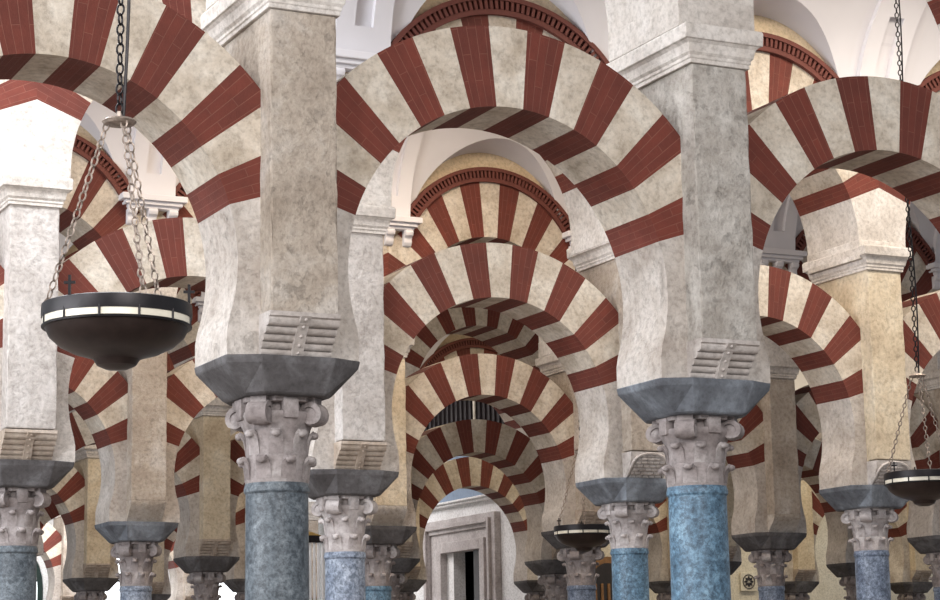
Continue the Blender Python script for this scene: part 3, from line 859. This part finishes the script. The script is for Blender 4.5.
# far left wall with tall arched windows to the courtyard
WY = 56.0
def px_x(px): # axis of a window from its bearing
    a = math.radians(26.3112) + math.atan((px - 470) / 2111.5); return WY * math.tan(a)
WX = [px_x(-14), px_x(112), px_x(228)]
bm = bmesh.new(); xs = [-4]; WR = 1.5; WZ = 4.3
edges = []
cur = -4.0
for x in WX:
    add_box(bm, cur, x - WR, WY, WY + .4, 0, 10); cur = x + WR
    n = 16
    for i in range(n):
        a, b = PI * i / n, PI * (i + 1) / n
        P = [(x + WR * math.cos(a), WZ + WR * math.sin(a)), (x + WR * math.cos(b), WZ + WR * math.sin(b)), (x + WR * math.cos(b), 10), (x + WR * math.cos(a), 10)]
        add_prism_y(bm, P, WY, WY + .4)
add_box(bm, cur, PX, WY, WY + .4, 0, 10)
fix(bm); struct('wall_far', mesh_from(bm, 'wall_far', M['wall']))
for i, x in enumerate(WX):
    o = bpy.data.objects.new('window_%d' % (i + 1), None); link(o); o.location = (x, WY + .15, 0); o['kind'] = 'structure'
    bm = bmesh.new(); ring(bm, WR - .14, WR, WZ, -.06, .06, 0, PI, 24)
    add_box(bm, -WR, -WR + .14, -.06, .06, 0, WZ); add_box(bm, WR - .14, WR, -.06, .06, 0, WZ)
    for x2 in (-.5, .5): add_box(bm, x2 - .03, x2 + .03, -.04, .04, 0, WZ + 1.35)
    for z in (1.2, 2.4, 3.6, WZ + .2): add_box(bm, -WR + .1, WR - .1, -.035, .035, z - .03, z + .03)
    fix(bm); obj('window_frame', mesh_from(bm, 'window_frame', M['green']), o)
    bm = bmesh.new(); add_prism_y(bm, arch_outline(WR - .1, WZ), -.008, .008); fix(bm); obj('pane', mesh_from(bm, 'pane', M['glass']), o)

# white barred gate with gilded crest, far left of the middle
t = thing('barred_gate', 'tall white barred gate with gilded crest, glimpsed beside the dark teal column', 'gate', (17.75, 45.2, 0))
bm = bmesh.new()
for i in range(15): add_tube(bm, [(-.7 + i * .1, 0, 0), (-.7 + i * .1, 0, 4.85)], .03, 8)
fix(bm); obj('bars', mesh_from(bm, 'bars', M['backlit_bar']), t)
bm = bmesh.new(); add_box(bm, -.78, .78, -.06, .06, 4.82, 4.98); add_box(bm, -.74, .74, -.04, .04, 0, .1); bevel(bm, .01, 1); obj('rail', mesh_from(bm, 'rail', M['iron']), t)
bm = bmesh.new(); prof = [(-.7, 4.98), (-.45, 5.06), (-.2, 5.10), (0, 5.26), (.2, 5.10), (.45, 5.06), (.7, 4.98)]
add_prism_y(bm, prof, -.03, .03); bevel(bm, .01, 1); obj('crest', mesh_from(bm, 'crest', M['gold']), t)

# ------------------------------------------------------------------ hanging lamps
def link_chain(bm, a, b, L=.075, r=.008):
    a, b = Vector(a), Vector(b); d = b - a; n = max(2, int(d.length / (L * .74))); d.normalize()
    u = d.orthogonal().normalized(); w = d.cross(u)
    for i in range(n):
        c = a.lerp(b, (i + .5) / n); e = u if i % 2 else w
        ringv = []
        for j in range(10):
            t = 2 * PI * j / 10
            p = c + d * (L * .5 - r) * math.cos(t) + e * (L * .27) * math.sin(t)
            nr = (d * math.cos(t) + e * math.sin(t)).normalized(); f = d.cross(e)
            ringv.append([bm.verts.new(p + nr * r * math.cos(q) + f * r * math.sin(q)) for q in (0, PI / 2, PI, 3 * PI / 2)])
        for j in range(10):
            A, B = ringv[j], ringv[(j + 1) % 10]
            for q in range(4): bm.faces.new((A[q], A[(q + 1) % 4], B[(q + 1) % 4], B[q]))
def lamp(x, y, zr, R, zplate, ztop, phis, label, cable=False):
    t = thing('hanging_lamp', label, 'lamp', (x, y, zr), 0, 'hanging bowl lamps')
    k = R / .345
    bm = bmesh.new()
    add_lathe(bm, [(0.0, -.262), (.05, -.258), (.09, -.240), (.108, -.212), (.125, -.203), (.20, -.182), (.265, -.150), (.312, -.108), (.334, -.062), (.33, -.055), (.30, -.06), (.0, -.15)], 48, cap=False)
    fix(bm); me = mesh_from(bm, 'bowl', M['bowlmat']); autosmooth(me, .5); obj('bowl', me, t, scale=(k, k, k))
    bm = bmesh.new(); add_lathe(bm, [(.334, -.056), (.343, -.054), (.343, -.022), (.334, -.02)], 48, cap=False)
    fix(bm); me = mesh_from(bm, 'glass_band', M['band']); autosmooth(me, .5); obj('glass_band', me, t, scale=(k, k, k))
    bm = bmesh.new()
    add_lathe(bm, [(.325, -.022), (.347, -.022), (.349, .0), (.347, .04), (.338, .045), (.325, .042), (.325, -.022)], 48, cap=False)
    add_lathe(bm, [(.325, -.068), (.346, -.066), (.348, -.058), (.325, -.056)], 48, cap=False)
    for i in range(12):
        a = 2 * PI * i / 12; add_tube(bm, [(.344 * math.cos(a), .344 * math.sin(a), -.06), (.344 * math.cos(a), .344 * math.sin(a), -.01)], .006, 6)
    fix(bm); me = mesh_from(bm, 'rim', M['iron']); autosmooth(me, .5); obj('rim', me, t, scale=(k, k, k))
    for i, ph in enumerate(phis):
        a = math.radians(ph - 26.3)
        bm = bmesh.new(); link_chain(bm, (.055 * math.cos(a), .055 * math.sin(a), zplate - zr), (R * .97 * math.cos(a), R * .97 * math.sin(a), .04), .058, .005)
        fix(bm); obj('chain', mesh_from(bm, 'chain', M['chain']), t)
        a2 = math.radians(ph - 26.3 + 60)
        bm = bmesh.new(); add_box(bm, -.006, .006, -.006, .006, .04, .135); add_box(bm, -.026, .026, -.005, .005, .095, .107); fix(bm)
        obj('cross_finial', mesh_from(bm, 'cross_finial', M['iron']), t, (R * .97 * math.cos(a2), R * .97 * math.sin(a2), 0), (0, 0, math.radians(-26)))
    bm = bmesh.new(); add_lathe(bm, [(.0, -.02), (.07, -.012), (.082, .0), (.07, .012), (.015, .02), (.012, .05), (0, .052)], 24, cap=False); fix(bm)
    obj('chain_plate', mesh_from(bm, 'chain_plate', M['chain']), t, (0, 0, zplate - zr))
    bm = bmesh.new(); link_chain(bm, (0, 0, zplate - zr + .04), (0, 0, ztop - zr), .066, .006); fix(bm); obj('suspension_chain', mesh_from(bm, 'suspension_chain', M['iron']), t)
    if cable:
        bm = bmesh.new(); pts = [(.02 + .022 * math.sin(i * .6), .0, zplate - zr + .03 + (ztop - zplate - .03) * i / 20) for i in range(21)]; add_tube(bm, pts, .008, 6); fix(bm)
        obj('cable', mesh_from(bm, 'cable', M['iron']), t)
    return t
lamp(2.815, 9.4, 3.315, .345, 4.24, 9.72, (180, 60, 300), 'large dark bowl lamp hanging on long chains before the left striped arch', True)
lamp(12.66, 16.01, 3.43, .36, 4.40, 9.72, (150, 30, 270), 'dark bowl lamp cut by the right edge, on chains beside a striped pier', True)
lamp(12.66, 22.6, 3.41, .36, 4.39, 9.72, (150, 30, 270), 'small dark bowl lamp hanging before the capital left of the blue columns')

# ------------------------------------------------------------------ camera
cam = bpy.data.cameras.new('camera'); co = bpy.data.objects.new('camera', cam); link(co)
yaw, pitch, roll = map(math.radians, (26.3112, 10.2688, -1.07598))
cy, sy, cp, sp, cr, sr = math.cos(yaw), math.sin(yaw), math.cos(pitch), math.sin(pitch), math.cos(roll), math.sin(roll)
fwd = Vector((sy * cp, cy * cp, sp)); r0 = Vector((cy, -sy, 0)); u0 = r0.cross(fwd)
rt = r0 * cr + u0 * sr; up = u0 * cr - r0 * sr
mw = Matrix((rt, up, -fwd)).transposed().to_4x4(); mw.translation = (0, 0, 1.6)
co.matrix_world = mw
cam.sensor_width = 36; cam.lens = 2111.5 / 940 * 36; cam.clip_end = 300
scene.camera = co

# ------------------------------------------------------------------ light
w = bpy.data.worlds.new('world'); scene.world = w; w.use_nodes = True
bg = w.node_tree.nodes['Background']; bg.inputs[0].default_value = (.86, .92, 1.0, 1); bg.inputs[1].default_value = 1.0
def area(name, loc, rot, sx, sy_, power, col=(1, 1, 1)):
    l = bpy.data.lights.new(name, 'AREA'); l.shape = 'RECTANGLE'; l.size = sx; l.size_y = sy_; l.energy = power; l.color = col
    o = bpy.data.objects.new(name, l); link(o); o.location = loc; o.rotation_euler = rot; return o
bg.inputs[1].default_value = .50
def aim(loc, tgt): return (Vector(tgt) - Vector(loc)).to_track_quat('-Z', 'Y').to_euler()
def alight(name, loc, tgt, sx, sy_, p, col=(1, 1, 1)): return area(name, loc, aim(loc, tgt), sx, sy_, p, col)
alight('fill_front_left', (-8, 3.5, 8.8), (6, 13, 5), 4, 4, 1000, (1, .97, .94))  # added soft lamp high at front left; no opening stands there
alight('fill_behind', (2.5, -4, 9.0), (7, 13, 6), 5, 4, 1700, (1, .95, .91))  # added frontal fill from behind the camera, no doorway built
alight('left_fill_front', (-13, 8.5, 4.6), (6, 12.5, 6), 5, 5, 1700, (.95, .97, 1))  # added panel lighting the soffits from the left; no door modelled
alight('left_fill_ab', (-12, 16, 4.8), (6, 16, 6.5), 4.5, 5, 1000, (.95, .97, 1))  # second added left panel, aimed along the nave; its door is assumed
alight('nave_fill_ab', (1.5, 16.0, 9.4), (1.5, 16.01, 0), 9, 1.6, 900, (.95, .97, 1))  # added lamp under the closed vault for an assumed skylight
alight('nave_fill_ab_right', (14, 16.0, 9.4), (14, 16.01, 0), 5, 1.6, 450, (1, .88, .74))  # added warm lamp for the right half; vault has no opening here
alight('nave_fill_bc', (10.5, 22.6, 9.4), (10.5, 22.61, 0), 7, 1.6, 390, (1, .82, .63))  # added to warm the third arcade; skylight only assumed
alight('nave_fill_bc_left', (0, 22.6, 9.4), (0, 22.61, 0), 8, 1.6, 450, (.95, .97, 1))  # added cool lamp at the left end, below an unbroken vault
alight('nave_fill_cd', (11, 29.3, 9.4), (11, 29.31, 0), 9, 1.6, 130, (1, .86, .68))  # weak added warm lamp; no skylight is built in this vault
alight('nave_fill_de', (13, 35.9, 9.4), (13, 35.91, 0), 9, 1.6, 260, (1, .82, .60))  # added lamp tinting the fifth arcade warm, skylight assumed
alight('nave_fill_de_right', (25, 35.9, 9.4), (25, 35.91, 0), 7, 1.6, 380, (1, .84, .58))  # added yellow lamp for the right-hand piers; vault is closed
alight('nave_fill_ef', (17.5, 42.6, 9.4), (20.5, 43.2, 2), 3, 1.6, 170, (1, .94, .93))  # added to brighten the portal; no opening above
alight('nave_fill_ef_right', (29, 42.6, 9.4), (29, 42.61, 0), 9, 1.6, 380, (1, .87, .66))  # added warm lamp for the cream wall, with no skylight modelled
alight('nave_fill_fg', (13, 49.2, 9.4), (13, 49.21, 0), 7, 1.6, 1400, (1, .98, .97))  # added strong lamp brightening the far arches under a closed vault
scene.view_settings.view_transform = 'Standard'; scene.view_settings.look = 'None'
scene.view_settings.gamma = 1; scene.view_settings.exposure = .02
scene.view_settings.use_curve_mapping = False
